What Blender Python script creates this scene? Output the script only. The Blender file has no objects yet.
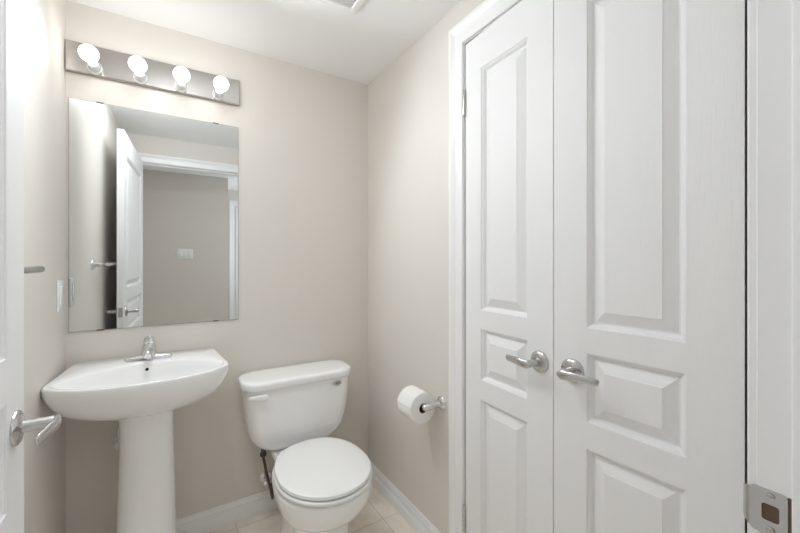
import bpy, bmesh, math, random
from math import sin, cos, pi, radians
from mathutils import Vector, Matrix

random.seed(4)
S = bpy.context.scene
COL = S.collection

# ------------------------------------------------------------------ camera, world, light, exposure
cam_d = bpy.data.cameras.new('camera')
cam = bpy.data.objects.new('camera', cam_d)
COL.objects.link(cam)
cam_d.sensor_width = 36.0
cam_d.lens = 365.0 / 800.0 * 36.0
cam_d.shift_y = -6.5 / 800.0
cam_d.clip_start = 0.01
cam.location = (0, 0, 1.25)
cam.rotation_euler = (radians(90), 0, radians(-31.75))
S.camera = cam

world = bpy.data.worlds.new('world')
S.world = world
world.use_nodes = True
bg = world.node_tree.nodes['Background']
bg.inputs['Color'].default_value = (0.80, 0.88, 1.0, 1)
bg.inputs['Strength'].default_value = 0.6

S.view_settings.view_transform = 'Standard'
S.view_settings.look = 'None'
S.view_settings.gamma = 1.0
S.view_settings.use_curve_mapping = False
S.view_settings.exposure = 0.56

BULB_STRENGTH = 5.0
BULB_BEAM = (0.8, 2.2, 4.0, 5.2)
FILL_DOME_STRENGTH = 20.0  # glow of the added ceiling dome that evens out the room light
HALL_FILL = 1.0  # added hallway fill, no fixture behind it
HALL_DAYLIGHT = 9.0
S.cycles.max_bounces = 12
S.cycles.diffuse_bounces = 8
S.cycles.glossy_bounces = 6
S.cycles.sample_clamp_indirect = 6.0
S.cycles.use_denoising = True


# ------------------------------------------------------------------ room dimensions (metres)
XL, XR = -0.361, 0.958          # left / right wall
YB, YF, YH = 1.901, 0.160, 0.045   # back wall, bathroom face and hall face of the front wall
ZC = 2.268
DX0, DX1, DZ = -0.252, 0.650, 2.046   # entrance opening
CY0, CY1, CZ = 0.240, 1.070, 2.086    # closet opening in the right wall



def area_light(name, loc, rot, size, energy, color):
    d = bpy.data.lights.new(name, 'AREA')
    d.shape = 'RECTANGLE'
    d.size, d.size_y = size
    d.energy = energy
    d.color = color
    o = bpy.data.objects.new(name, d)
    o.location = loc
    o.rotation_euler = rot
    COL.objects.link(o)
    return o


# unseen fill light added below the hallway ceiling; daylight from the far end of the hallway
area_light('hall_fill_light', (0.15, -0.42, 2.24), (0, 0, 0), (0.40, 0.40), HALL_FILL, (0.97, 0.985, 1.0))
area_light('hall_window_daylight', (1.55, -1.1, 1.45), (0, radians(90), 0), (1.2, 1.0), HALL_DAYLIGHT, (0.78, 0.88, 1.0))


# ------------------------------------------------------------------ materials
def lin(c):
    r = []
    for v in c:
        v = v / 255.0
        r.append(v / 12.92 if v <= 0.04045 else ((v + 0.055) / 1.055) ** 2.4)
    return tuple(r) + (1.0,)


def mat(name, col, rough=0.5, metal=0.0, bump=None, coat=0.0, mottle=None, spec=0.5):
    """bump = (scale xyz, strength, distance); mottle = (scale, amount)"""
    m = bpy.data.materials.new(name)
    m.use_nodes = True
    nt = m.node_tree
    b = nt.nodes['Principled BSDF']
    c = lin(col)
    b.inputs['Base Color'].default_value = c
    b.inputs['Roughness'].default_value = rough
    b.inputs['Metallic'].default_value = metal
    b.inputs['Coat Weight'].default_value = coat
    b.inputs['Coat Roughness'].default_value = 0.05
    b.inputs['Specular IOR Level'].default_value = spec
    tc = nt.nodes.new('ShaderNodeTexCoord')
    if bump:
        mp = nt.nodes.new('ShaderNodeMapping')
        mp.inputs['Scale'].default_value = bump[0]
        nz = nt.nodes.new('ShaderNodeTexNoise')
        nz.inputs['Scale'].default_value = 1.0
        nz.inputs['Detail'].default_value = 4.0
        bp = nt.nodes.new('ShaderNodeBump')
        bp.inputs['Strength'].default_value = bump[1]
        bp.inputs['Distance'].default_value = bump[2]
        nt.links.new(tc.outputs['Object'], mp.inputs['Vector'])
        nt.links.new(mp.outputs['Vector'], nz.inputs['Vector'])
        nt.links.new(nz.outputs['Fac'], bp.inputs['Height'])
        nt.links.new(bp.outputs['Normal'], b.inputs['Normal'])
    if mottle:
        nz = nt.nodes.new('ShaderNodeTexNoise')
        nz.inputs['Scale'].default_value = mottle[0]
        nz.inputs['Detail'].default_value = 5.0
        rp = nt.nodes.new('ShaderNodeMapRange')
        rp.inputs['To Min'].default_value = 1.0 - mottle[1]
        rp.inputs['To Max'].default_value = 1.0 + mottle[1]
        mx = nt.nodes.new('ShaderNodeMix')
        mx.data_type = 'RGBA'
        mx.blend_type = 'MULTIPLY'
        mx.inputs['Factor'].default_value = 1.0
        mx.inputs['A'].default_value = c
        nt.links.new(tc.outputs['Object'], nz.inputs['Vector'])
        nt.links.new(nz.outputs['Fac'], rp.inputs['Value'])
        nt.links.new(rp.outputs['Result'], mx.inputs['B'])
        nt.links.new(mx.outputs['Result'], b.inputs['Base Color'])
    return m


M = {}
M['wall'] = mat('greige_wall_paint', (222, 217, 210), 0.42, bump=((260, 260, 260), 0.06, 0.001), mottle=(3.0, 0.012), spec=0.35)
M['ceiling'] = mat('ceiling_paint', (246, 246, 246), 0.8, bump=((300, 300, 300), 0.05, 0.001))
M['hallwall'] = mat('hall_wall_paint', (222, 216, 208), 0.6, bump=((260, 260, 260), 0.06, 0.001))
M['trim'] = mat('white_trim_paint', (240, 240, 240), 0.32, bump=((150, 150, 150), 0.04, 0.001))
M['door'] = mat('white_door_paint', (236, 236, 236), 0.48, bump=((420, 420, 14), 0.45, 0.0018), spec=0.35)
M['porcelain'] = mat('white_porcelain', (245, 245, 245), 0.12, coat=0.5, mottle=(4.0, 0.004))
M['plastic'] = mat('white_plastic', (240, 240, 239), 0.25, mottle=(6.0, 0.005))
M['chrome'] = mat('chrome', (225, 225, 228), 0.07, 1.0, mottle=(10, 0.01))
M['nickel'] = mat('satin_nickel', (200, 198, 196), 0.24, 1.0, bump=((40, 40, 900), 0.05, 0.0005))
M['steel'] = mat('brushed_bar_nickel', (190, 186, 183), 0.07, 1.0, mottle=(12, 0.02))
M['mirror'] = mat('mirror_silver', (232, 234, 233), 0.0, 1.0)
M['mirror_edge'] = mat('mirror_edge_glass', (120, 128, 124), 0.2)
M['paper'] = mat('toilet_paper', (244, 243, 241), 0.95, bump=((500, 500, 500), 0.15, 0.001))
M['cardboard'] = mat('cardboard_core', (120, 96, 74), 0.9, mottle=(30, 0.05))
M['dark'] = mat('dark_recess', (26, 24, 22), 0.8, mottle=(20, 0.05))
M['hose'] = mat('braided_hose', (98, 84, 74), 0.42, 0.7, bump=((900, 900, 900), 0.4, 0.001))
M['grille'] = mat('grey_vent_plastic', (220, 220, 220), 0.5, mottle=(8, 0.01))
M['clip'] = mat('dark_clip_plastic', (70, 66, 62), 0.35, mottle=(20, 0.02))
M['mortise'] = mat('bare_wood', (96, 80, 66), 0.8, mottle=(40, 0.1))


def bulb_material():
    m = bpy.data.materials.new('lit_globe_bulb')
    m.use_nodes = True
    b = m.node_tree.nodes['Principled BSDF']
    b.inputs['Base Color'].default_value = (0.9, 0.9, 0.9, 1)
    b.inputs['Emission Color'].default_value = (1.0, 0.99, 0.98, 1)
    b.inputs['Emission Strength'].default_value = BULB_STRENGTH
    return m


M['bulb'] = bulb_material()
M['dome'] = M['bulb'].copy()
M['dome'].name = 'fill_dome_glow'  # glow material of the added fill dome
_e = M['dome'].node_tree.nodes['Principled BSDF']
_e.inputs['Emission Strength'].default_value = FILL_DOME_STRENGTH
_e.inputs['Emission Color'].default_value = (0.905, 0.955, 1.0, 1)


def floor_material():
    m = bpy.data.materials.new('beige_floor_tile')
    m.use_nodes = True
    nt = m.node_tree
    b = nt.nodes['Principled BSDF']
    b.inputs['Roughness'].default_value = 0.38
    tc = nt.nodes.new('ShaderNodeTexCoord')
    mp = nt.nodes.new('ShaderNodeMapping')
    mp.inputs['Location'].default_value = (-0.858 + 0.305 * 8, -1.540 + 0.305 * 16, 0)
    br = nt.nodes.new('ShaderNodeTexBrick')
    br.offset = 0.0
    br.squash = 1.0
    br.inputs['Scale'].default_value = 1.0
    br.inputs['Brick Width'].default_value = 0.305
    br.inputs['Row Height'].default_value = 0.305
    br.inputs['Mortar Size'].default_value = 0.0025
    br.inputs['Mortar Smooth'].default_value = 0.2
    br.inputs['Color1'].default_value = lin((242, 231, 217))
    br.inputs['Color2'].default_value = lin((245, 236, 223))
    br.inputs['Mortar'].default_value = lin((218, 205, 190))
    nz = nt.nodes.new('ShaderNodeTexNoise')
    nz.inputs['Scale'].default_value = 9.0
    nz.inputs['Detail'].default_value = 6.0
    nz.inputs['Distortion'].default_value = 1.2
    rp = nt.nodes.new('ShaderNodeMapRange')
    rp.inputs['From Min'].default_value = 0.3
    rp.inputs['From Max'].default_value = 0.7
    rp.inputs['To Min'].default_value = 0.86
    rp.inputs['To Max'].default_value = 1.06
    mx = nt.nodes.new('ShaderNodeMix')
    mx.data_type = 'RGBA'
    mx.blend_type = 'MULTIPLY'
    mx.inputs['Factor'].default_value = 1.0
    bp = nt.nodes.new('ShaderNodeBump')
    bp.inputs['Strength'].default_value = 0.4
    bp.inputs['Distance'].default_value = 0.001
    bp.invert = True
    L = nt.links.new
    L(tc.outputs['Object'], mp.inputs['Vector'])
    L(mp.outputs['Vector'], br.inputs['Vector'])
    L(tc.outputs['Object'], nz.inputs['Vector'])
    L(nz.outputs['Fac'], rp.inputs['Value'])
    L(br.outputs['Color'], mx.inputs['A'])
    L(rp.outputs['Result'], mx.inputs['B'])
    L(mx.outputs['Result'], b.inputs['Base Color'])
    L(br.outputs['Fac'], bp.inputs['Height'])
    L(bp.outputs['Normal'], b.inputs['Normal'])
    return m


M['floor'] = floor_material()


# ------------------------------------------------------------------ mesh building
class MB:
    def __init__(s):
        s.v, s.f = [], []

    def add(s, vs, fs):
        n = len(s.v)
        s.v += [Vector(p) for p in vs]
        s.f += [tuple(i + n for i in f) for f in fs]
        return s

    def box(s, x0, x1, y0, y1, z0, z1, bevel=0.0, seg=2):
        if bevel <= 0:
            vs = [(x, y, z) for z in (z0, z1) for y in (y0, y1) for x in (x0, x1)]
            return s.add(vs, [(0, 2, 3, 1), (4, 5, 7, 6), (0, 1, 5, 4), (2, 6, 7, 3), (0, 4, 6, 2), (1, 3, 7, 5)])
        bm = bmesh.new()
        bmesh.ops.create_cube(bm, size=1.0)
        for v in bm.verts:
            v.co = Vector(((x0 + x1) / 2 + v.co.x * (x1 - x0), (y0 + y1) / 2 + v.co.y * (y1 - y0), (z0 + z1) / 2 + v.co.z * (z1 - z0)))
        bmesh.ops.bevel(bm, geom=bm.edges[:], offset=bevel, segments=seg, affect='EDGES', profile=0.5)
        s.bm(bm)
        return s

    def bm(s, bm):
        bm.verts.index_update()
        s.add([v.co.copy() for v in bm.verts], [[v.index for v in f.verts] for f in bm.faces])
        bm.free()

    def loft(s, rings, cap0=True, cap1=True, closed=True):
        n = len(rings[0])
        vs = [p for r in rings for p in r]
        fs = []
        for i in range(len(rings) - 1):
            for j in range(n if closed else n - 1):
                k = (j + 1) % n
                fs.append((i * n + j, i * n + k, (i + 1) * n + k, (i + 1) * n + j))
        if cap0:
            fs.append(tuple(range(n))[::-1])
        if cap1:
            fs.append(tuple(range((len(rings) - 1) * n, len(rings) * n)))
        return s.add(vs, fs)

    def lathe(s, profile, origin, axis, n=40, cap0=True, cap1=True):
        """profile: list of (radius, distance along axis)"""
        a = Vector(axis).normalized()
        u = a.orthogonal().normalized()
        w = a.cross(u)
        o = Vector(origin)
        rings = []
        for r, d in profile:
            r = max(r, 1e-5)
            rings.append([o + a * d + u * (r * cos(2 * pi * i / n)) + w * (r * sin(2 * pi * i / n)) for i in range(n)])
        return s.loft(rings, cap0, cap1)

    def tube(s, pts, radii, up=(0, 0, 1), n=20, cap=True):
        """radii: per point (side, up) half sizes; ellipse section"""
        pts = [Vector(p) for p in pts]
        rings = []
        for i, p in enumerate(pts):
            t = (pts[min(i + 1, len(pts) - 1)] - pts[max(i - 1, 0)]).normalized()
            upv = Vector(up)
            side = t.cross(upv)
            if side.length < 1e-4:
                side = t.orthogonal()
            side.normalize()
            uu = side.cross(t).normalized()
            ra, rb = radii[i] if isinstance(radii[i], (tuple, list)) else (radii[i], radii[i])
            rings.append([p + side * (ra * cos(2 * pi * j / n)) + uu * (rb * sin(2 * pi * j / n)) for j in range(n)])
        return s.loft(rings, cap, cap)

    def prism(s, poly, axis_pts):
        """poly of 3-D points extruded by vector"""
        vec = Vector(axis_pts)
        r0 = [Vector(p) for p in poly]
        return s.loft([r0, [p + vec for p in r0]])

    def build(s, name, m, parent=None, world=True, smooth=True, angle=35, local_matrix=None):
        me = bpy.data.meshes.new(name)
        vs = s.v
        if parent is not None and world:
            inv = WM[parent].inverted()
            vs = [inv @ p for p in vs]
        me.from_pydata([tuple(p) for p in vs], [], s.f)
        me.validate()
        bm = bmesh.new()
        bm.from_mesh(me)
        bmesh.ops.remove_doubles(bm, verts=bm.verts, dist=1e-6)
        bmesh.ops.recalc_face_normals(bm, faces=bm.faces)
        bm.to_mesh(me)
        bm.free()
        if smooth:
            me.polygons.foreach_set('use_smooth', [True] * len(me.polygons))
            me.set_sharp_from_angle(angle=radians(angle))
        me.materials.append(m)
        o = bpy.data.objects.new(name, me)
        COL.objects.link(o)
        if parent is not None:
            o.parent = parent
            WM[o] = WM[parent].copy()
        else:
            WM[o] = Matrix.Identity(4)
        return o


WM = {}


def tag(o, label=None, cat=None, group=None, kind=None):
    if label:
        o['label'] = label
    if cat:
        o['category'] = cat
    if group:
        o['group'] = group
    if kind:
        o['kind'] = kind
    return o


def thing(name, label, cat, loc=(0, 0, 0), rz=0.0, group=None, kind=None):
    o = bpy.data.objects.new(name, None)
    o.empty_display_size = 0.05
    COL.objects.link(o)
    o.location = loc
    o.rotation_euler = (0, 0, rz)
    WM[o] = Matrix.Translation(Vector(loc)) @ Matrix.Rotation(rz, 4, 'Z')
    return tag(o, label, cat, group, kind)


def superring(cx, cy, a, bf, bb, z, n=64, ef=2.0, eb=2.0, e=None):
    """closed outline; bf = half depth toward -y (front), bb = toward +y (back); exponents front/back"""
    r = []
    for i in range(n):
        t = 2 * pi * i / n
        c, s_ = cos(t), sin(t)
        ex = eb if s_ >= 0 else ef
        x = a * math.copysign(abs(c) ** (2 / ex), c)
        y = (bb if s_ >= 0 else bf) * math.copysign(abs(s_) ** (2 / ex), s_)
        r.append(Vector((cx + x, cy + y, z)))
    return r


def rrect(cx, cy, hx, hy, rad, z, k=8):
    """rounded rectangle outline"""
    r = []
    rad = min(rad, hx * 0.999, hy * 0.999)
    for sx, sy, a0 in ((1, 1, 0), (-1, 1, 90), (-1, -1, 180), (1, -1, 270)):
        for i in range(k + 1):
            a = radians(a0 + 90 * i / k)
            r.append(Vector((cx + sx * (hx - rad) + rad * cos(a), cy + sy * (hy - rad) + rad * sin(a), z)))
    return r


# ------------------------------------------------------------------ setting: shell
def struct(name, mb, m, label, cat, **kw):
    o = mb.build(name, m, smooth=False, **kw)
    return tag(o, label, cat, kind='structure')


struct('floor', MB().box(-1.62, 1.72, -2.12, 2.02, -0.10, 0.0), M['floor'], 'beige square tiled floor under the toilet and sink', 'floor')
struct('ceiling', MB().box(-1.62, 1.72, -2.12, 2.02, ZC, ZC + 0.10), M['ceiling'], 'flat white ceiling over the whole bathroom', 'ceiling')
struct('wall_back', MB().box(XL - 0.12, XR + 0.75, YB, YB + 0.12, 0, ZC), M['wall'], 'greige painted wall behind the sink and the toilet', 'wall')
struct('wall_left', MB().box(XL - 0.12, XL, YF, YB, 0, ZC), M['wall'], 'greige painted wall beside the sink with a light switch', 'wall')
w = MB()
w.box(XR, XR + 0.115, CY1, YB, 0, ZC)
w.box(XR, XR + 0.115, CY0, CY1, CZ, ZC)
w.box(XR, XR + 0.115, YH, CY0, 0, ZC)
struct('wall_right', w, M['wall'], 'greige painted wall holding the toilet paper and the closet', 'wall')
w = MB()
w.box(XR + 0.60, XR + 0.70, YH, 1.4, 0, ZC)
w.box(XR + 0.115, XR + 0.60, 1.30, 1.4, 0, ZC)
w.box(XR + 0.115, XR + 0.60, YH, 0.10, 0, ZC)
struct('wall_closet', w, M['hallwall'], 'plain inner wall of the closet behind the double doors', 'wall')
w = MB()
w.box(XL - 0.12, DX0 - 0.018, YH, YF, 0, ZC)
w.box(DX1 + 0.018, XR, YH, YF, 0, ZC)
w.box(DX0 - 0.018, DX1 + 0.018, YH, YF, DZ + 0.018, ZC)
struct('wall_front', w, M['wall'], 'greige wall around the entrance doorway, seen in the mirror', 'wall')
# hallway behind the camera (seen in the mirror)
HY = -1.20
struct('wall_hall', MB().box(-1.62, 0.570, HY - 0.80, HY, 0, ZC), M['hallwall'], 'grey hallway wall reflected in the mirror, carrying a wide switch plate', 'wall')
w = MB()
w.box(-1.62, XL - 0.12, YH, YF, 0, ZC)
w.box(XR + 0.12, 1.62, YH - 0.02, YF - 0.10, 0, ZC)
w.box(1.62, 1.72, -2.12, YF, 0, ZC)
w.box(-1.72, -1.62, -2.12, YF, 0, ZC)
struct('wall_hall_end', w, M['hallwall'], 'plain side walls closing the hallway outside the bathroom', 'wall')
struct('wall_hall_far', MB().box(0.570, 1.62, -2.12, -2.0, 0, ZC), M['hallwall'], 'grey wall around the far hallway door, mirrored edge strip', 'wall')


# ---- baseboards: (height, thickness) profile
BASE = [(0, 0), (0, 0.016), (0.046, 0.016), (0.049, 0.0150), (0.052, 0.0115), (0.055, 0.0105), (0.070, 0.0098), (0.073, 0.0110), (0.077, 0.0110), (0.081, 0.0085), (0.087, 0.0060), (0.092, 0.0052), (0.0955, 0.0048), (0.0975, 0.0035), (0.0975, 0)]


def baseboard(name, p0, p1, nrm, label):
    p0, p1, nrm = Vector(p0), Vector(p1), Vector(nrm)
    mb = MB()
    mb.loft([[p + nrm * t + Vector((0, 0, h)) for h, t in BASE] for p in (p0, p1)])
    o = mb.build(name, M['trim'], angle=20)
    return tag(o, label, 'baseboard', kind='structure')


baseboard('baseboard_back', (XL, YB, 0), (XR, YB, 0), (0, -1, 0), 'white moulded baseboard along the wall behind the toilet')
baseboard('baseboard_right', (XR, YB - 0.013, 0), (XR, 1.162, 0), (-1, 0, 0), 'white moulded baseboard under the toilet paper roll')
baseboard('baseboard_left', (XL, YF, 0), (XL, YB - 0.013, 0), (1, 0, 0), 'white moulded baseboard along the wall with the light switch')
baseboard('baseboard_hall', (-1.62, HY, 0), (0.570, HY, 0), (0, 1, 0), 'white moulded baseboard in the hallway')

# ---- casings: profile (distance from inner edge, thickness)
CAS = [(0, 0), (0, 0.009), (0.003, 0.0115), (0.010, 0.012), (0.014, 0.0105), (0.032, 0.0115), (0.046, 0.0135), (0.052, 0.0165), (0.056, 0.0145), (0.060, 0.0165), (0.066, 0.0195), (0.078, 0.0195), (0.083, 0.0175), (0.085, 0.0125), (0.085, 0)]


def casing(mb, a0, a1, H, to3d, s0=1.0, s1=1.0, sh=1.0):
    """U-shaped casing; to3d(a, z, t) -> world"""
    rows = []
    for w_, t in CAS:
        rows.append([to3d(a0 - w_ * s0, 0, t), to3d(a0 - w_ * s0, H + w_ * sh, t), to3d(a1 + w_ * s1, H + w_ * sh, t), to3d(a1 + w_ * s1, 0, t)])
    # loft along the path: ring k = k-th path point of all rows
    mb.loft([[rows[i][k] for i in range(len(rows))] for k in range(4)])


# closet casing + jamb (trim_1)
t1 = MB()
casing(t1, CY0 - 0.004, CY1 + 0.004, CZ + 0.004, lambda a, z, t: Vector((XR - t, a, z)), s0=0.85, s1=0.88)
t1.box(XR - 0.001, XR + 0.115, CY1, CY1 + 0.018, 0, CZ + 0.018)
t1.box(XR - 0.001, XR + 0.115, CY0 - 0.018, CY0, 0, CZ + 0.018)
t1.box(XR - 0.001, XR + 0.115, CY0, CY1, CZ, CZ + 0.018)
tag(t1.build('trim_1', M['trim'], angle=20), 'white moulded casing framing the double closet doors', 'door frame', kind='structure')

# entrance casing + jamb + stop (trim_2) with strike plate
t2 = MB()
casing(t2, DX0 - 0.003, DX1 + 0.003, DZ + 0.003, lambda a, z, t: Vector((a, YF + t, z)), 0.8, 0.8, 0.8)
t2.box(DX1, DX1 + 0.018, YH - 0.001, YF + 0.001, 0, DZ + 0.018, 0.0008, 1)
t2.box(DX0 - 0.018, DX0, YH - 0.001, YF + 0.001, 0, DZ + 0.018, 0.0008, 1)
t2.box(DX0, DX1, YH - 0.001, YF + 0.001, DZ, DZ + 0.018)
SY1 = 0.1275
t2.box(DX1 - 0.011, DX1, YH + 0.02, SY1, 0, DZ, 0.003, 3)
t2.box(DX0, DX0 + 0.011, YH + 0.02, SY1, 0, DZ, 0.003, 3)
t2.box(DX0 + 0.011, DX1 - 0.011, YH + 0.02, SY1, DZ - 0.011, DZ, 0.002, 2)
trim2 = t2.build('trim_2', M['trim'], angle=20)
tag(trim2, 'white entrance door jamb carrying a metal strike plate', 'door frame', kind='structure')

# strike plate on the right jamb
SZ = 0.926


def plate_with_hole(x, y0, y1, z0, z1, hy0, hy1, hz0, hz1, r, th):
    """thin plate facing -x with a rectangular hole"""
    mb = MB()
    out, inn = [], []
    k = 6
    for (cy, cz, ry, rz_, src) in ((y1 - r, z1 - r, r, r, 0),):
        pass
    def outline(a0, a1, b0, b1, rad):
        pts = []
        for sy, sz, ang in ((1, 1, 0), (-1, 1, 90), (-1, -1, 180), (1, -1, 270)):
            cy = (a1 - rad) if sy > 0 else (a0 + rad)
            cz = (b1 - rad) if sz > 0 else (b0 + rad)
            for i in range(k + 1):
                a = radians(ang + 90 * i / k)
                pts.append((cy + rad * cos(a), cz + rad * sin(a)))
        return pts
    o = outline(y0, y1, z0, z1, r)
    h = outline(hy0, hy1, hz0, hz1, 0.003)
    rings = [[Vector((x, a, b)) for a, b in o], [Vector((x - th, a, b)) for a, b in o],
             [Vector((x - th, a, b)) for a, b in h], [Vector((x, a, b)) for a, b in h]]
    n = len(o)
    mb.loft(rings, False, False)
    return mb


sp = plate_with_hole(DX1 + 0.0005, SY1 + 0.0045, 0.1670, SZ - 0.029, SZ + 0.029, 0.1395, 0.1560, SZ - 0.0105, SZ + 0.0105, 0.005, 0.0022)
# curled lip toward the room
lip = []
for i in range(9):
    a = i / 8
    yy = 0.1655 + 0.0115 * a
    xx = DX1 - 0.0017 + 0.012 * a ** 2.4
    hh = 0.0255 - 0.006 * a ** 2
    lip.append([Vector((xx, yy, SZ - hh)), Vector((xx, yy, SZ + hh)), Vector((xx + 0.0016, yy + 0.0005, SZ + hh)), Vector((xx + 0.0016, yy + 0.0005, SZ - hh))])
sp.loft(lip)
strike = sp.build('strike_plate', M['nickel'], trim2)
tag(strike, 'satin nickel strike plate')
MB().box(DX1 - 0.0004, DX1 + 0.001, 0.1385, 0.157, SZ - 0.012, SZ + 0.012).build('latch_hole', M['mortise'], strike)
for dz in (-0.0215, 0.0215):
    sc = MB().lathe([(0.0, -0.0001), (0.0042, 0.0), (0.0042, 0.0012), (0.0030, 0.0019), (0.0, 0.0021)], (DX1 - 0.0016, 0.1475, SZ + dz), (-1, 0, 0), 20)
    sc.box(DX1 - 0.0042, DX1 - 0.0036, 0.1449, 0.1501, SZ + dz - 0.0005, SZ + dz + 0.0005)
    sc.box(DX1 - 0.0042, DX1 - 0.0036, 0.1470, 0.1480, SZ + dz - 0.0026, SZ + dz + 0.0026)
    sc.build('screw', M['nickel'], strike)
MB().box(DX1 - 0.0005, DX1 + 0.001, SY1 + 0.0005, SY1 + 0.0048, SZ - 0.028, SZ + 0.028).build('mortise_edge', M['mortise'], strike)


# ------------------------------------------------------------------ panelled doors
def door_mesh(W, H, T, panels, both=True):
    """slab: u 0..W (x), thickness 0..-T (y, front face at y=0 looking toward -y), z 0..H. panels (u0,u1,z0,z1)."""
    mb = MB()

    def face(yf, sgn):
        # sgn +1: front face at y=yf, recess goes +y*sgn
        us = [0, panels[0][0], panels[0][1], W]
        zs = [0]
        for p in sorted(panels, key=lambda q: q[2]):
            zs += [p[2], p[3]]
        zs.append(H)
        for i in range(3):
            for j in range(len(zs) - 1):
                if i == 1 and j % 2 == 1:
                    continue
                mb.add([(us[i], yf, zs[j]), (us[i + 1], yf, zs[j]), (us[i + 1], yf, zs[j + 1]), (us[i], yf, zs[j + 1])], [(0, 1, 2, 3)])
        prof = [(0, 0), (0.0010, 0.0030), (0.0040, 0.0040), (0.0080, 0.0075), (0.0110, 0.0135), (0.0130, 0.0152), (0.0165, 0.0152), (0.0180, 0.0142), (0.0440, 0.0034), (0.0450, 0.0018), (0.050, 0.0018)]
        for (u0, u1, z0, z1) in panels:
            rings = []
            for ins, d in prof:
                y = yf + sgn * d
                rings.append([Vector((u0 + ins, y, z0 + ins)), Vector((u1 - ins, y, z0 + ins)), Vector((u1 - ins, y, z1 - ins)), Vector((u0 + ins, y, z1 - ins))])
            mb.loft(rings, False, True)
    face(0.0, 1)
    if both:
        face(T, -1)
    else:
        mb.add([(0, T, 0), (W, T, 0), (W, T, H), (0, T, H)], [(0, 1, 2, 3)])
    mb.add([(0, 0, 0), (W, 0, 0), (W, T, 0), (0, T, 0)], [(0, 1, 2, 3)])
    mb.add([(0, 0, H), (W, 0, H), (W, T, H), (0, T, H)], [(0, 1, 2, 3)])
    mb.add([(0, 0, 0), (0, T, 0), (0, T, H), (0, 0, H)], [(0, 1, 2, 3)])
    mb.add([(W, 0, 0), (W, T, 0), (W, T, H), (W, 0, H)], [(0, 1, 2, 3)])
    return mb


def make_lever(parent, u, z, out, along, name='lever_handle', m='nickel'):
    """lever built in the door's local frame. out = unit vector off the face, along = direction the lever points"""
    o = Vector(u) if not isinstance(u, (int, float)) else None
    out, along = Vector(out), Vector(along)
    up = Vector((0, 0, 1))
    base = o
    mb = MB()
    mb.lathe([(0.0125, 0.006), (0.0115, 0.014), (0.0108, 0.030), (0.0112, 0.052), (0.0105, 0.060), (0.006, 0.064), (0.0, 0.065)], base, out, 28)
    pts, rad = [], []
    N = 18
    for i in range(N + 1):
        a = i / N
        d = -0.013 + 0.106 * a
        off = 0.056 + 0.006 * sin(min(a * 2.2, 1) * pi / 2) - 0.026 * max(0, a - 0.30) ** 1.3
        pts.append(base + along * d + out * off + up * (0.004 * sin(a * pi) - 0.002))
        tk = 0.0070 - 0.0036 * a
        hh = 0.0138 - 0.0045 * a
        if i == 0:
            tk, hh = 0.003, 0.005
        if i == 1:
            tk, hh = 0.0058, 0.0095
        if i == N:
            tk, hh = 0.0022, 0.0075
        rad.append((tk, hh))
    mb.tube(pts, rad, up=(0, 0, 1), n=20)
    lv = mb.build(name, M[m], parent, world=False)
    rs = MB().lathe([(0.0, 0.0), (0.033, 0.0), (0.033, 0.003), (0.0315, 0.0055), (0.0275, 0.0085), (0.018, 0.0105), (0.0135, 0.0115), (0.0, 0.0118)], base, out, 48)
    rs.build('rose', M[m], lv, world=False)
    return lv


def hinge(parent, x, y, z, m='nickel'):
    mb = MB()
    mb.lathe([(0.0, -0.052), (0.004, -0.050), (0.0055, -0.046), (0.0055, 0.046), (0.004, 0.050), (0.0, 0.052)], (x, y, z), (0, 0, 1), 16)
    for k in (-0.027, -0.009, 0.009, 0.027):
        mb.lathe([(0.0061, k - 0.001), (0.0061, k + 0.001)], (x, y, z), (0, 0, 1), 16)
    return mb.build('hinge', M[m], parent, world=False)


def place_door(name, p_hinge, p_free, W, H, T, panels, label, z0, recess_right):
    """front face runs from p_hinge to p_free (plan points); slab sits behind the face"""
    a, b = Vector(p_hinge), Vector(p_free)
    ang = math.atan2(b.y - a.y, b.x - a.x)
    o = door_mesh(W, H, T, panels)
    if not recess_right:
        o.v = [Vector((p.x, -p.y, p.z)) for p in o.v]
    ob = o.build(name, M['door'], smooth=True, angle=12)
    ob.location = (a.x, a.y, z0)
    ob.rotation_euler = (0, 0, ang)
    WM[ob] = Matrix.Translation((a.x, a.y, z0)) @ Matrix.Rotation(ang, 4, 'Z')
    return tag(ob, label, 'door', kind='structure')


CH = 2.068
Z0 = 0.012
# closet door far from camera: hinge at y=1.0655, free edge at the middle; room side is -x
A, Mid, B = (0.957, 1.0655), (0.9405, 0.6695), (0.970, 0.2580)
WL = math.hypot(A[0] - Mid[0], A[1] - Mid[1]) - 0.0015
WR = math.hypot(B[0] - Mid[0], B[1] - Mid[1]) - 0.0015


def cpanels(u0, u1):
    return [(u0, u1, CP[2][0] - Z0, CP[2][1] - Z0), (u0, u1, CP[1][0] - Z0, CP[1][1] - Z0), (u0, u1, CP[0][0] - Z0, CP[0][1] - Z0)]


CP = [(1.067, 1.952), (0.812, 0.998), (0.205, 0.740)]
# for hinge->free running toward -y, the local -y side (y=0 face) looks toward -x
door_2 = place_door('door_2', A, Mid, WL, CH, 0.034, cpanels(0.087, 0.300), 'white panelled closet door nearer the toilet paper, lever pointing to its hinges', Z0, True)
door_3 = place_door('door_3', B, Mid, WR, CH, 0.034, cpanels(0.0965, 0.3155), 'white panelled closet door nearer the metal strike plate', Z0, False)
LZ = 0.942 - Z0
make_lever(door_2, (WL - 0.046, 0, LZ), 0, (0, -1, 0), (-1, 0, 0))
make_lever(door_3, (WR - 0.056, 0, LZ), 0, (0, 1, 0), (-1, 0, 0))
for z in (1.855, 0.255):
    hinge(door_2, -0.002, -0.006, z - Z0)

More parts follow.
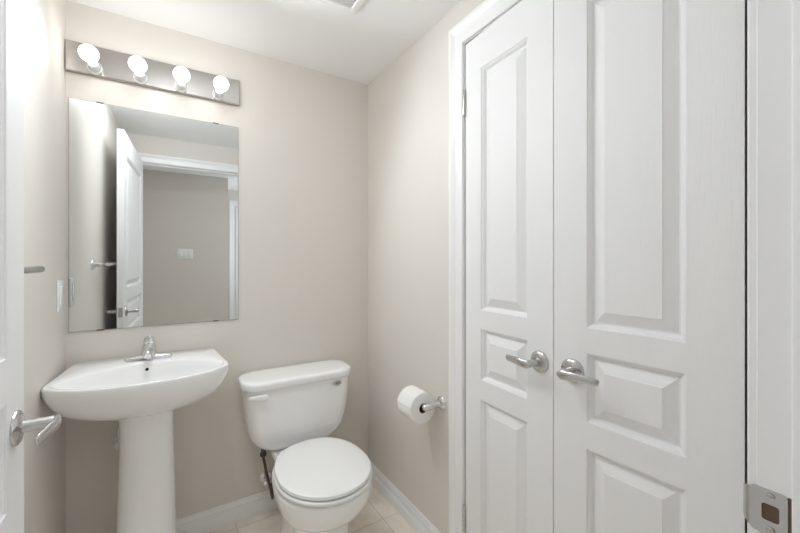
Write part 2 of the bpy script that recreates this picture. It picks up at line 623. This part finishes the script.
# entrance door, standing open by the left wall; its hall face looks toward +x
EW, EH = 0.852, 2.032
E0, E1 = (-0.2150, 0.178), (-0.2585, 1.029)
EP = [(0.112, EW - 0.112, 0.205, 0.705), (0.112, EW - 0.112, 0.790, 0.985), (0.112, EW - 0.112, 1.065, 1.900)]
door_1 = place_door('door_1', E0, E1, EW, EH, 0.035, EP, 'white panelled entrance door standing open along the left wall', 0.010, False)
# local: u toward free edge, +y local = toward -x. place_door(False) mirrors: front face y=0, slab at y<0. -> need slab at +y
door_1.data.transform(Matrix.Scale(-1, 4, Vector((0, 1, 0))))
door_1.data.flip_normals()
EZ = 0.933 - 0.010
lv1 = make_lever(door_1, (EW - 0.062, 0, EZ), 0, (0, -1, 0), (-1, 0, 0))
lv2 = make_lever(door_1, (EW - 0.062, 0.035, EZ), 0, (0, 1, 0), (-1, 0, 0))
lp = MB().box(EW - 0.0002, EW + 0.0012, 0.006, 0.029, EZ - 0.028, EZ + 0.028, 0.0004, 1)
lp.box(EW, EW + 0.010, 0.011, 0.024, EZ - 0.008, EZ + 0.008, 0.002, 2)
lp.build('latch_plate', M['nickel'], door_1, world=False)
for z in (1.80, 1.0, 0.22):
    MB().lathe([(0.0, -0.045), (0.0055, -0.044), (0.0055, 0.044), (0.0, 0.045)], (-0.006, 0.040, z), (0, 0, 1), 16).build('hinge', M['nickel'], door_1, world=False)

# far hallway door (mirrored edge strip)
fd = MB()
casing(fd, 0.76, 1.50, 2.03, lambda a, z, t: Vector((a, -2.0 + t, z)))
tag(fd.build('trim_3', M['trim'], angle=20), 'bluish white door casing at the mirror edge, in the hallway', 'door frame', kind='structure')
d4 = door_mesh(0.734, 2.015, 0.02, [(0.11, 0.62, 0.2, 0.7), (0.11, 0.62, 0.79, 0.98), (0.11, 0.62, 1.06, 1.90)], both=False).build('door_4', M['door'], angle=12)
d4.rotation_euler = (0, 0, pi)
d4.location = (1.497, -1.984 + 0.006, 0.01)
tag(d4, 'white panelled door at the far end of the hallway', 'door', kind='structure')

# ------------------------------------------------------------------ vanity light
BX0, BX1, BZ0, BZ1 = XL + 0.002, 0.265, 1.988, 2.105
light = thing('vanity_light', 'brushed metal light bar with four lit globe bulbs above the mirror', 'light', ((BX0 + BX1) / 2, YB, BZ0))
bar = MB()
d = 0.022
rings = [rrect(0, 0, (BX1 - BX0) / 2, (BZ1 - BZ0) / 2, 0.001, 0, 2)]
rr = [(0.0, 0.0005), (0.0, d - 0.003), (0.003, d)]
cx, cz = (BX0 + BX1) / 2, (BZ0 + BZ1) / 2
rings = []
for ins, dep in rr:
    hx, hz = (BX1 - BX0) / 2 - ins, (BZ1 - BZ0) / 2 - ins
    rings.append([Vector((cx - hx, YB - dep, cz - hz)), Vector((cx + hx, YB - dep, cz - hz)), Vector((cx + hx, YB - dep, cz + hz)), Vector((cx - hx, YB - dep, cz + hz))])
bar.loft(rings)
bar.build('back_plate', M['steel'], light, angle=20)
for k in range(4):
    bx = -0.268 + k * 0.1472
    bz = 2.013
    y0 = YB - d
    MB().lathe([(0.0, 0.0), (0.0235, 0.0), (0.0245, 0.004), (0.0235, 0.016), (0.0220, 0.018), (0.0205, 0.016), (0.0205, 0.006), (0.0, 0.006)], (bx, y0, bz), (0, -1, 0), 36).build('socket_cup', M['plastic'], light)
    MB().lathe([(0.0, 0.005), (0.0165, 0.005), (0.0165, 0.050), (0.0150, 0.054), (0.0, 0.054)], (bx, y0, bz), (0, -1, 0), 32).build('socket', M['grille'], light)
    prof = [(0.0, 0.050), (0.0125, 0.0502), (0.0125, 0.096), (0.0130, 0.100)]
    R, c = 0.0300, 0.128
    a0 = math.acos(0.0150 / R)
    for i in range(25):
        a = -a0 + (a0 + pi / 2) * i / 24
        prof.append((R * cos(a), c + R * sin(a)))
    MB().lathe(prof, (bx, y0, bz), (0, -1, 0), 40).build('bulb', M['bulb'], light)
    ld_ = bpy.data.lights.new('bulb_beam', 'SPOT')
    ld_.energy = BULB_BEAM[k]
    ld_.color = (0.905, 0.955, 1.0)
    ld_.spot_size = radians(156)
    ld_.spot_blend = 0.6
    ld_.shadow_soft_size = 0.03
    lo = bpy.data.objects.new('bulb_beam', ld_)
    COL.objects.link(lo)
    lo.location = (bx, y0 - 0.185, bz)
    lo.rotation_euler = (radians(-62), 0, radians(14))

# ------------------------------------------------------------------ mirror
MX0, MX1, MZ0, MZ1 = -0.351, 0.261, 0.967, 1.886
mirror = thing('wall_mirror', 'frameless rectangular mirror on the wall above the sink', 'mirror', ((MX0 + MX1) / 2, YB, MZ0))
MB().box(MX0, MX1, YB - 0.0055, YB - 0.0005, MZ0, MZ1).build('backing', M['mirror_edge'], mirror, smooth=False)
MB().add([(MX0 + 0.001, YB - 0.0058, MZ0 + 0.001), (MX1 - 0.001, YB - 0.0058, MZ0 + 0.001), (MX1 - 0.001, YB - 0.0058, MZ1 - 0.001), (MX0 + 0.001, YB - 0.0058, MZ1 - 0.001)], [(0, 1, 2, 3)]).build('mirror_glass', M['mirror'], mirror, smooth=False)
for x, z, sg in ((-0.255, MZ1, 1), (0.165, MZ1, 1), (-0.255, MZ0, -1), (0.165, MZ0, -1)):
    c = MB()
    c.box(x - 0.011, x + 0.011, YB - 0.0070, YB - 0.0005, z + (0.0 if sg > 0 else -0.002), z + (0.002 if sg > 0 else 0.0))
    c.box(x - 0.011, x + 0.011, YB - 0.0075, YB - 0.006, z - 0.002, z + 0.002)
    c.build('mirror_clip', M['clip'], mirror)

# ------------------------------------------------------------------ pedestal sink
SX = -0.088
RZ = 0.842
sink = thing('pedestal_sink', 'white porcelain pedestal sink below the mirror', 'sink', (SX, 1.72, 0))
half_out = [(0.0, 1.4690), (0.060, 1.4725), (0.120, 1.4820), (0.175, 1.5020), (0.222, 1.5310), (0.252, 1.5560), (0.2680, 1.5760), (0.2720, 1.5980), (0.2690, 1.6400), (0.2600, 1.7200), (0.2530, 1.7900), (0.2460, 1.8500), (0.2380, 1.8780), (0.2200, 1.8880), (0.1600, 1.8885), (0.0800, 1.8885), (0.0, 1.8885)]


def smooth_closed(half, n=96):
    pts = [(x, y) for x, y in half] + [(-x, y) for x, y in reversed(half[1:-1])]
    P = [Vector((x, y)) for x, y in pts]
    m = len(P)
    dense = []
    for i in range(m):
        p0, p1, p2, p3 = P[i - 1], P[i], P[(i + 1) % m], P[(i + 2) % m]
        for k in range(12):
            t = k / 12
            dense.append(0.5 * ((2 * p1) + (-p0 + p2) * t + (2 * p0 - 5 * p1 + 4 * p2 - p3) * t * t + (-p0 + 3 * p1 - 3 * p2 + p3) * t ** 3))
    L = [0]
    for i in range(len(dense)):
        L.append(L[-1] + (dense[(i + 1) % len(dense)] - dense[i]).length)
    tot, out, j = L[-1], [], 0
    for i in range(n):
        s_ = tot * i / n
        while L[j + 1] < s_:
            j += 1
        f = (s_ - L[j]) / max(1e-9, L[j + 1] - L[j])
        out.append(dense[j].lerp(dense[(j + 1) % len(dense)], f))
    return out


OUT = smooth_closed(half_out, 120)
half_in = [(0.0, 1.4810), (0.060, 1.4845), (0.118, 1.4930), (0.170, 1.5120), (0.214, 1.5400), (0.240, 1.5630), (0.2540, 1.5860), (0.2520, 1.6100), (0.2320, 1.6500), (0.1950, 1.6960), (0.1500, 1.7330), (0.1000, 1.7600), (0.0500, 1.7720), (0.0, 1.7750)]
INN = smooth_closed(half_in, 120)


def ring2(pts, z, s=1.0, c=(0, 1.66), zf=None):
    r = []
    for p in pts:
        x = c[0] + (p.x - c[0]) * s
        y = c[1] + (p.y - c[1]) * s
        r.append(Vector((SX + x, y, z if zf is None else zf(x, y, z))))
    return r


def ledge(x, y, z):
    # deck rises slightly toward the wall
    return z + 0.004 * max(0.0, min(1.0, (y - 1.70) / 0.18))


basin = MB()
und = []
# underside from pedestal joint to rim
for s_, z, cy in ((0.30, 0.668, 1.715), (0.34, 0.670, 1.712), (0.46, 0.680, 1.700), (0.60, 0.695, 1.690), (0.74, 0.714, 1.680), (0.86, 0.740, 1.672), (0.94, 0.772, 1.666), (0.982, 0.800, 1.662), (0.998, 0.820, 1.660), (1.0, 0.832, 1.66)):
    r = []
    for p in OUT:
        x = p.x * s_
        # the rear stays close to the wall
        sy = s_ if p.y < 1.66 else max(s_, 0.62 + 0.38 * s_) if s_ > 0.5 else s_ * 1.0
        y = cy + (p.y - 1.66) * sy
        y = min(y, 1.889)
        r.append(Vector((SX + x, y, z)))
    und.append(r)
rim = [ring2(OUT, 0.838, 0.997, zf=ledge), ring2(OUT, 0.8415, 0.990, zf=ledge), ring2(OUT, 0.842, 0.984, zf=ledge)]
mid = [[a.lerp(b, 0.5) for a, b in zip(rim[-1], ring2(INN, 0.8415, zf=ledge))]]
inn = []
for s_, z, c in ((1.0, 0.8415, 1.62), (0.985, 0.8395, 1.62), (0.965, 0.834, 1.62), (0.92, 0.818, 1.625), (0.85, 0.795, 1.635), (0.75, 0.772, 1.645), (0.60, 0.752, 1.65), (0.42, 0.738, 1.66), (0.24, 0.731, 1.665), (0.10, 0.728, 1.67)):
    r = []
    for p in INN:
        r.append(Vector((SX + p.x * s_, c + (p.y - 1.62) * s_, z)))
    inn.append(r)
basin.loft(und + rim + mid + inn)
basin_o = basin.build('basin', M['porcelain'], sink, angle=50)
MB().lathe([(0.0, 0.0), (0.021, 0.0), (0.021, 0.0025), (0.015, 0.004), (0.0, 0.003)], (SX, 1.67, 0.7275), (0, 0, 1), 28).build('drain', M['chrome'], basin_o)
# overflow hole in the rear slope of the bowl
ov = MB()
ov.lathe([(0.0, 0.0), (0.0058, 0.0), (0.0058, 0.0025), (0.004, 0.003), (0.0, 0.003)], (SX - 0.003, 1.7565, 0.8165), (0, -0.85, 0.5), 20)
ov.build('overflow_hole', M['dark'], basin_o)
ped = MB()
rings = []
for z, hx, yf, yb in ((0.0, 0.103, 0.112, 0.095), (0.012, 0.103, 0.112, 0.095), (0.03, 0.100, 0.108, 0.092), (0.10, 0.0975, 0.103, 0.088), (0.20, 0.0955, 0.098, 0.085), (0.32, 0.0930, 0.093, 0.082), (0.44, 0.0890, 0.089, 0.078), (0.54, 0.0865, 0.088, 0.076), (0.62, 0.0860, 0.090, 0.076), (0.66, 0.0880, 0.094, 0.078), (0.69, 0.0900, 0.098, 0.080)):
    rings.append(superring(SX, 1.715, hx, yf, yb, z, 64, 2.9, 2.9))
ped.loft(rings)
ped.build('pedestal', M['porcelain'], sink, angle=50)

# faucet
FY = 1.822
DZt = RZ + 0.003
fc = MB()
rings = []
for i in range(33):
    t = -1 + 2 * i / 32
    x = SX + 0.081 * t
    a = abs(t)
    hw = 0.027 - 0.010 * a ** 1.2
    hgt = 0.022 - 0.009 * a
    if a > 0.94:
        q = math.sqrt(max(0.0, 1 - ((a - 0.94) / 0.06) ** 2))
        hw *= 0.4 + 0.6 * q
        hgt *= 0.5 + 0.5 * q
    ring = []
    for k in range(20):
        an = 2 * pi * k / 20
        c_, s_ = cos(an), sin(an)
        yy = FY + hw * math.copysign(abs(c_) ** 0.7, c_)
        zz = DZt + (hgt * math.copysign(abs(s_) ** 0.7, s_) if s_ > 0 else -0.0015 * abs(s_))
        ring.append(Vector((x, yy, zz)))
    rings.append(ring)
fc.loft(rings)
rings = []
for z, rx, ry, oy in ((0.004, 0.0350, 0.029, 0), (0.012, 0.0330, 0.028, 0), (0.025, 0.0285, 0.026, 0), (0.040, 0.0250, 0.0235, 0), (0.054, 0.0225, 0.0215, 0), (0.061, 0.0205, 0.0205, 0), (0.063, 0.0185, 0.0185, 0)):
    rings.append(superring(SX, FY + oy, rx, ry, ry, DZt + z, 40))
fc.loft(rings)
faucet = fc.build('faucet', M['chrome'], sink, angle=45)
sppts, srad = [], []
for i in range(14):
    t = i / 13
    sppts.append((SX, FY - 0.010 - 0.092 * t, DZt + 0.034 + 0.012 * sin(t * pi * 0.75) - 0.012 * t * t))
    srad.append((0.0165 - 0.005 * t, 0.0135 - 0.0035 * t))
spt = MB().tube(sppts, srad, n=24)
spt.lathe([(0.0095, 0.0), (0.0095, 0.012), (0.008, 0.013), (0.0, 0.0131)], (SX, FY - 0.094, DZt + 0.038), (0, 0, -1), 20)
spt.build('spout', M['chrome'], faucet, angle=45)
hd = MB()
hd.lathe([(0.0175, 0.0625), (0.0205, 0.066), (0.0200, 0.076), (0.0170, 0.086), (0.011, 0.092), (0.0, 0.094)], (SX, FY, DZt), (0, 0, 1), 36)
hd.tube([(SX, FY - 0.008, DZt + 0.078), (SX, FY - 0.018, DZt + 0.085), (SX, FY - 0.032, DZt + 0.091), (SX, FY - 0.046, DZt + 0.095), (SX, FY - 0.052, DZt + 0.0955)], [(0.006, 0.006), (0.0075, 0.005), (0.008, 0.0045), (0.008, 0.004), (0.005, 0.002)], n=16)
hd.build('faucet_handle', M['chrome'], faucet, angle=45)

# sink shut-off valve peeking out behind the pedestal
sv = thing('sink_valve', 'small pale shut-off valve peeking out behind the sink pedestal', 'valve', (SX - 0.105, YB, 0.50))
vb = MB().lathe([(0.0, 0.0), (0.022, 0.0), (0.022, 0.003), (0.012, 0.006), (0.009, 0.010), (0.009, 0.035), (0.0, 0.036)], (SX - 0.105, YB, 0.50), (0, -1, 0), 24)
vb.tube([(SX - 0.105, YB - 0.03, 0.50), (SX - 0.105, YB - 0.032, 0.56), (SX - 0.07, YB - 0.05, 0.66)], [0.006, 0.005, 0.005], up=(1, 0, 0), n=12)
vb.build('valve_body', M['chrome'], sv)
MB().lathe([(0.0, 0.0), (0.014, 0.0), (0.016, 0.006), (0.014, 0.016), (0.0, 0.018)], (SX - 0.105, YB - 0.038, 0.50), (0, -1, 0), 18).build('valve_knob', M['plastic'], sv)

# ------------------------------------------------------------------ toilet
TX = 0.513
toilet = thing('toilet', 'white two piece toilet with closed lid between sink and paper roll', 'toilet', (TX, 1.55, 0))
TYB = 1.886
tank = MB()
rings = []
for z, hx, yf, rad in ((0.367, 0.120, 1.750, 0.05), (0.3705, 0.140, 1.738, 0.05), (0.379, 0.165, 1.727, 0.05), (0.394, 0.187, 1.717, 0.05), (0.416, 0.206, 1.709, 0.05), (0.446, 0.221, 1.703, 0.05), (0.486, 0.231, 1.698, 0.05), (0.540, 0.239, 1.694, 0.05), (0.605, 0.244, 1.691, 0.05), (0.672, 0.247, 1.688, 0.05)):
    r = rrect(TX, (yf + TYB) / 2, hx, (TYB - yf) / 2, rad, z, 8)
    # gently bowed front
    for p in r:
        if p.y < (yf + TYB) / 2:
            p.y -= 0.012 * (1 - ((p.x - TX) / hx) ** 2)
    rings.append(r)
tank.loft(rings)
tank_o = tank.build('tank', M['porcelain'], toilet, angle=50)
lid = MB()
rings = []
for z, hx, yf, yb, rad in ((0.6725, 0.255, 1.682, 1.892, 0.06), (0.675, 0.2615, 1.678, 1.893, 0.07), (0.682, 0.2635, 1.676, 1.894, 0.075), (0.699, 0.2635, 1.676, 1.894, 0.075), (0.7045, 0.2620, 1.678, 1.893, 0.075), (0.7085, 0.2580, 1.683, 1.890, 0.075), (0.7108, 0.250, 1.692, 1.883, 0.07), (0.7115, 0.225, 1.71, 1.865, 0.06)):
    r = rrect(TX, (yf + yb) / 2, hx, (yb - yf) / 2, rad, z, 8)
    for p in r:
        if p.y < (yf + yb) / 2:
            p.y -= 0.012 * (1 - ((p.x - TX) / hx) ** 2)
    rings.append(r)
lid.loft(rings)
lid.build('tank_lid', M['porcelain'], toilet, angle=50)
# flush lever
fl = MB()
fl.lathe([(0.0, 0.0), (0.013, 0.0), (0.013, 0.006), (0.010, 0.012), (0.0, 0.014)], (TX - 0.176, 1.690, 0.646), (0, -1, 0), 24)
fl.tube([(TX - 0.161, 1.6705, 0.646), (TX - 0.172, 1.668, 0.646), (TX - 0.190, 1.669, 0.6465), (TX - 0.212, 1.673, 0.6475), (TX - 0.232, 1.677, 0.6485), (TX - 0.240, 1.679, 0.649)], [(0.004, 0.008), (0.008, 0.0165), (0.0075, 0.0150), (0.007, 0.0115), (0.006, 0.0095), (0.003, 0.005)], up=(0, 0, 1), n=20)
fl.build('flush_lever', M['plastic'], toilet, angle=45)
# oval emblem on the tank
eb = MB()
ox, oz = TX + 0.166, 0.648
ey = 1.688 - 0.012 * (1 - (0.168 / 0.242) ** 2)
tilt = math.atan(-2 * 0.012 * 0.168 / 0.242 ** 2)


def oval(rx, rz_, dy, n=32):
    rx, rz_ = rx * 1.4, rz_ * 1.5
    return [Vector((ox + rx * cos(2 * pi * i / n), ey - dy + 0.07 * rx * cos(2 * pi * i / n), oz + rz_ * sin(2 * pi * i / n))) for i in range(n)]


eb.loft([oval(0.0165, 0.0088, -0.002), oval(0.0165, 0.0088, 0.0014), oval(0.0150, 0.0075, 0.0022), oval(0.0128, 0.0057, 0.0022), oval(0.0122, 0.0052, 0.0012)], True, False)
emb = eb.build('emblem', M['chrome'], toilet, angle=30)
emb['label'] = 'small oval chrome emblem'
MB().loft([oval(0.0124, 0.0054, 0.0006), oval(0.0124, 0.0054, 0.0013)]).build('emblem_field', M['nickel'], emb)
for dx in (-0.0052, 0.0, 0.0052):
    MB().box(ox + dx - 0.0012, ox + dx + 0.0012, ey - 0.0026 + 0.07 * dx, ey - 0.0008 + 0.07 * dx, oz - 0.0026, oz + 0.0026, 0.0004, 1).build('emblem_mark', M['clip'], emb)
# bowl
BCX = 0.513
CYB = 1.405
bowl = MB()
rings = []
for z, a, f_, b_ in ((0.0, 0.124, 1.322, 1.79), (0.010, 0.125, 1.321, 1.79), (0.030, 0.121, 1.328, 1.785), (0.070, 0.117, 1.338, 1.775), (0.140, 0.116, 1.342, 1.765), (0.200, 0.116, 1.344, 1.745), (0.222, 0.1175, 1.340, 1.738), (0.234, 0.122, 1.328, 1.732), (0.244, 0.131, 1.307, 1.724), (0.255, 0.143, 1.280, 1.716), (0.270, 0.156, 1.253, 1.706), (0.290, 0.168, 1.232, 1.696), (0.315, 0.178, 1.216, 1.688), (0.345, 0.1845, 1.206, 1.680), (0.370, 0.1865, 1.203, 1.672), (0.380, 0.1850, 1.205, 1.670), (0.385, 0.180, 1.210, 1.665)):
    rings.append(superring(BCX - (0.010 if z < 0.23 else 0.010 * max(0.0, (0.28 - z) / 0.05)), CYB, a - (0.005 if z < 0.23 else 0.0), CYB - f_, b_ - CYB, z, 72, 2.0, 2.7))
bowl.loft(rings)
bowl_o = bowl.build('bowl', M['porcelain'], toilet, angle=60)
dk = MB()
dk.loft([superring(TX, 1.74, 0.105, 0.16, 0.125, z, 48, 3.5, 3.5) if k == 0 else superring(TX, 1.74, hx, 0.16, 0.125, z, 48, 3.5, 3.5) for k, (z, hx) in enumerate(((0.20, 0.085), (0.27, 0.105), (0.32, 0.122), (0.350, 0.130), (0.361, 0.127), (0.3665, 0.120)))])
dk.build('bowl_deck', M['porcelain'], bowl_o, angle=50)


def seat_ring(ins, z):
    return superring(BCX, CYB, 0.187 - ins, CYB - 1.197 - ins, 1.653 - CYB - ins, z, 80, 2.0, 2.35)


st = MB()
st.loft([seat_ring(0.012, 0.3915), seat_ring(0.003, 0.3922), seat_ring(0.0, 0.395), seat_ring(0.0, 0.402), seat_ring(0.002, 0.4055), seat_ring(0.008, 0.407), seat_ring(0.055, 0.407), seat_ring(0.060, 0.404), seat_ring(0.060, 0.393), seat_ring(0.055, 0.3915), seat_ring(0.012, 0.3915)], False, False)
st.build('seat', M['plastic'], toilet, angle=50)
ld = MB()
ld.loft([seat_ring(0.016, 0.4122), seat_ring(0.006, 0.4126), seat_ring(0.0040, 0.4150), seat_ring(0.005, 0.4200), seat_ring(0.006, 0.4245), seat_ring(0.013, 0.4275), seat_ring(0.030, 0.4300), seat_ring(0.070, 0.4325), seat_ring(0.12, 0.434), seat_ring(0.165, 0.4345)])
lid_o = ld.build('seat_lid', M['plastic'], toilet, angle=50)
for sx in (-0.075, 0.075):
    MB().box(BCX + sx - 0.022, BCX + sx + 0.022, 1.636, 1.664, 0.3835, 0.406, 0.008, 4).build('hinge_cap', M['plastic'], toilet)
for bxx, byy in ((-0.13, 1.33), (0.13, 1.33), (-0.12, 1.56), (0.12, 1.56)):
    MB().box(BCX + bxx - 0.012, BCX + bxx + 0.012, byy - 0.008, byy + 0.008, 0.3840, 0.3925, 0.002, 1).build('seat_bumper', M['plastic'], toilet)
for sx in (-0.105, 0.105):
    MB().lathe([(0.0, 0.024), (0.008, 0.022), (0.012, 0.015), (0.013, 0.0)], (BCX + sx, 1.62, 0.012), (0, 0, 1), 20).build('bolt_cap', M['plastic'], toilet)
bf = MB().loft([superring(BCX, 1.61, 0.125, 0.07, 0.07, z, 40, 2.6, 2.6) for z in (0.0, 0.010)] + [superring(BCX, 1.61, 0.118, 0.063, 0.063, 0.015, 40, 2.6, 2.6)])
bf.build('base_flange', M['porcelain'], bowl_o, angle=50)

# supply valve and hose beside the toilet
VX, VZ = 0.386, 0.172
sup = thing('toilet_supply_valve', 'chrome stop valve with dark braided hose left of the toilet bowl', 'valve', (VX, YB, VZ))
vb = MB().lathe([(0.0, 0.0), (0.026, 0.0), (0.026, 0.002), (0.018, 0.006), (0.010, 0.009), (0.009, 0.012), (0.009, 0.046), (0.0, 0.047)], (VX, YB, VZ), (0, -1, 0), 28)
vb.lathe([(0.0, -0.013), (0.010, -0.012), (0.010, 0.012), (0.0, 0.013)], (VX, YB - 0.040, VZ), (0, 0, 1), 20)
vb.lathe([(0.0, 0.0), (0.0075, 0.001), (0.0075, 0.022), (0.0, 0.023)], (VX + 0.006, YB - 0.040, VZ), (1, 0, 0), 16)
vb.build('valve_body', M['chrome'], sup, angle=40)
kn = MB()
rr_ = []
for d_, sc_ in ((0.0, 0.5), (0.003, 0.9), (0.007, 1.0), (0.012, 0.95), (0.015, 0.6)):
    rr_.append([Vector((VX + 0.021 * sc_ * cos(2 * pi * i / 32) * (1 + 0.06 * cos(16 * pi * i / 32)), YB - 0.048 - d_, VZ + 0.015 * sc_ * sin(2 * pi * i / 32))) for i in range(32)])
kn.loft(rr_)
kn.build('valve_handle', M['chrome'], sup, angle=40)
hs = MB()
hp = [(0.3560, 1.795, 0.336), (0.3575, 1.795, 0.318), (0.3640, 1.800, 0.285), (0.3740, 1.808, 0.235), (0.3860, 1.815, 0.185), (0.3960, 1.818, 0.140), (0.4010, 1.820, 0.112), (0.4035, 1.823, 0.100), (0.4060, 1.830, 0.096), (0.4075, 1.840, 0.105), (0.4075, 1.852, 0.130), (0.4070, 1.860, 0.165), (0.4065, 1.861, 0.178)]
hs.tube(hp, [0.0062] * len(hp), up=(1, 0, 0), n=14)
hs.build('supply_hose', M['hose'], sup)
MB().lathe([(0.0, 0.0), (0.013, 0.0), (0.015, 0.004), (0.015, 0.016), (0.011, 0.020), (0.011, 0.036), (0.0, 0.037)], (0.3560, 1.795, 0.330), (0, 0, 1), 12).build('coupling_nut', M['clip'], sup, angle=20)

# ------------------------------------------------------------------ toilet paper
PY, PZ, PX = 1.212, 0.648, XR - 0.084
hold = thing('toilet_paper_holder', 'chrome wall post holding the toilet paper roll by the closet', 'toilet paper holder', (XR, PY, PZ))
fl_ = MB().lathe([(0.0, 0.0), (0.030, 0.0), (0.030, 0.005), (0.026, 0.009), (0.0235, 0.0105), (0.020, 0.0140), (0.0145, 0.0165), (0.0, 0.017)], (XR, PY, PZ), (-1, 0, 0), 36)
fl_.build('flange', M['chrome'], hold, angle=40)
ps = MB().lathe([(0.0, 0.012), (0.0135, 0.014), (0.0120, 0.026), (0.0120, 0.058), (0.0135, 0.066), (0.0148, 0.080), (0.0130, 0.090), (0.007, 0.099), (0.0, 0.100)], (XR, PY, PZ), (-1, 0, 0), 28)
ps.build('post', M['chrome'], hold, angle=50)
MB().lathe([(0.0, 0.0), (0.0085, 0.001), (0.0085, 0.138), (0.0, 0.139)], (PX, PY, PZ), (0, 1, 0), 20).build('roller', M['chrome'], hold, angle=50)
rx, RR = PX, 0.0625
pzr = PZ - 0.0100
roll = thing('toilet_paper_roll', 'white toilet paper roll on the chrome wall holder', 'toilet paper', (rx, PY + 0.02, pzr))
y0, y1 = PY + 0.017, PY + 0.122
rp = MB()
rp.lathe([(0.0205, 0.0), (RR - 0.002, 0.0), (RR, 0.002), (RR, y1 - y0 - 0.002), (RR - 0.002, y1 - y0), (0.0205, y1 - y0), (0.0205, 0.0)], (rx, y0, pzr), (0, 1, 0), 64, False, False)
rp.build('paper', M['paper'], roll, angle=40)
MB().lathe([(0.0195, 0.001), (0.0204, 0.001), (0.0204, y1 - y0 - 0.001), (0.0195, y1 - y0 - 0.001), (0.0195, 0.001)], (rx, y0, pzr), (0, 1, 0), 40, False, False).build('core', M['cardboard'], roll, angle=40)
# loose end of the sheet lying on the roll
arc0, arc1 = radians(40), radians(168)
sh = []
for i in range(25):
    a = arc0 + (arc1 - arc0) * i / 24
    lift = 0.0006 + 0.0022 * max(0, (i - 20) / 4) ** 2
    sh.append([Vector((rx + (RR + r_) * cos(a), yy, pzr + (RR + r_) * sin(a))) for r_, yy in ((lift, y0 + 0.0015), (lift, y1 - 0.0015), (lift + 0.0005, y1 - 0.0015), (lift + 0.0005, y0 + 0.0015))])
MB().loft(sh).build('loose_sheet', M['paper'], roll, angle=40)

# ------------------------------------------------------------------ towel bar on the left wall
tb = thing('towel_bar', 'metal towel bar on the left wall behind the open door', 'towel bar', (XL, 1.20, 1.225))
for k, yy in enumerate((1.355, 0.81)):
    p = MB().lathe([(0.0, 0.0), (0.026, 0.0), (0.026, 0.004), (0.021, 0.010), (0.012, 0.014), (0.0105, 0.03), (0.0105, 0.046), (0.0, 0.047)], (XL, yy, 1.225), (1, 0, 0), 32)
    p.build('bracket', M['chrome'], tb, angle=40)
MB().lathe([(0.0, -0.5620), (0.0085, -0.561), (0.0092, -0.558), (0.0092, 0.012), (0.0085, 0.0155), (0.0, 0.0165)], (XL + 0.050, 1.355, 1.225), (0, 1, 0), 28).build('bar', M['nickel'], tb, angle=40)

# ------------------------------------------------------------------ switches
ls = thing('light_switch', 'white single light switch on the left wall beside the mirror', 'light switch', (XL, 1.803, 1.119))
MB().box(XL, XL + 0.0065, 1.768, 1.838, 1.062, 1.176, 0.0025, 3).build('switch_plate', M['plastic'], ls)
MB().box(XL + 0.0055, XL + 0.010, 1.7865, 1.8195, 1.0855, 1.1525, 0.0015, 2).build('rocker', M['plastic'], ls)

hx0, hx1 = 0.028, 0.191
hsw = thing('hall_switch', 'wide white three gang switch plate on the hallway wall in the mirror', 'light switch', ((hx0 + hx1) / 2, HY, 1.32))
MB().box(hx0, hx1, HY, HY + 0.0065, 1.263, 1.378, 0.0025, 3).build('switch_plate', M['plastic'], hsw)
for k in (-1, 0, 1):
    xc = (hx0 + hx1) / 2 + k * 0.046
    MB().box(xc - 0.0165, xc + 0.0165, HY + 0.0055, HY + 0.0105, 1.287, 1.354, 0.0015, 2).build('rocker', M['plastic'], hsw)

# ------------------------------------------------------------------ exhaust vent on the ceiling
VX0, VX1, VY0, VY1 = 0.372, 0.634, 1.110, 1.374
vent = thing('exhaust_vent', 'square exhaust vent with grey slatted grille on the ceiling', 'vent', ((VX0 + VX1) / 2, (VY0 + VY1) / 2, ZC))
fr = MB()
vcx, vcy, vh = (VX0 + VX1) / 2, (VY0 + VY1) / 2, 0.131
rings = []
for ins, dz, rad in ((0.0, 0.0, 0.012), (0.0, -0.008, 0.012), (0.003, -0.013, 0.012), (0.009, -0.016, 0.010), (0.030, -0.016, 0.006), (0.033, -0.013, 0.005), (0.033, -0.003, 0.005)):
    rings.append(rrect(vcx, vcy, vh - ins, vh - ins, rad, ZC + dz, 6))
fr.loft(rings, True, True)
fr.build('frame', M['plastic'], vent, angle=30)
gr = MB()
n = 17
for i in range(n):
    yy = VY0 + 0.040 + (VY1 - VY0 - 0.080) * i / (n - 1)
    gr.box(VX0 + 0.034, VX1 - 0.034, yy - 0.0038, yy + 0.0038, ZC - 0.0125, ZC - 0.006)
for xx in (vcx - 0.06, vcx + 0.06):
    gr.box(xx - 0.003, xx + 0.003, VY0 + 0.034, VY1 - 0.034, ZC - 0.0105, ZC - 0.0045)
gr.build('grille', M['grille'], vent, smooth=False)


# ------------------------------------------------------------------ unseen dome added to fill the room with light, beside the vent
cl = thing('added_fill_dome', 'round glowing fill light added on the ceiling out of view, beside the vent', 'light', (0.0, 1.06, ZC))
MB().lathe([(0.0, 0.0), (0.145, 0.0), (0.145, 0.014), (0.138, 0.020), (0.0, 0.020)], (0.0, 1.06, ZC), (0, 0, -1), 48).build('base', M['trim'], cl)
MB().lathe([(0.130, 0.0195), (0.128, 0.030), (0.117, 0.046), (0.093, 0.060), (0.056, 0.068), (0.0, 0.071)], (0.0, 1.06, ZC), (0, 0, -1), 48, True, False).build('dome', M['dome'], cl)
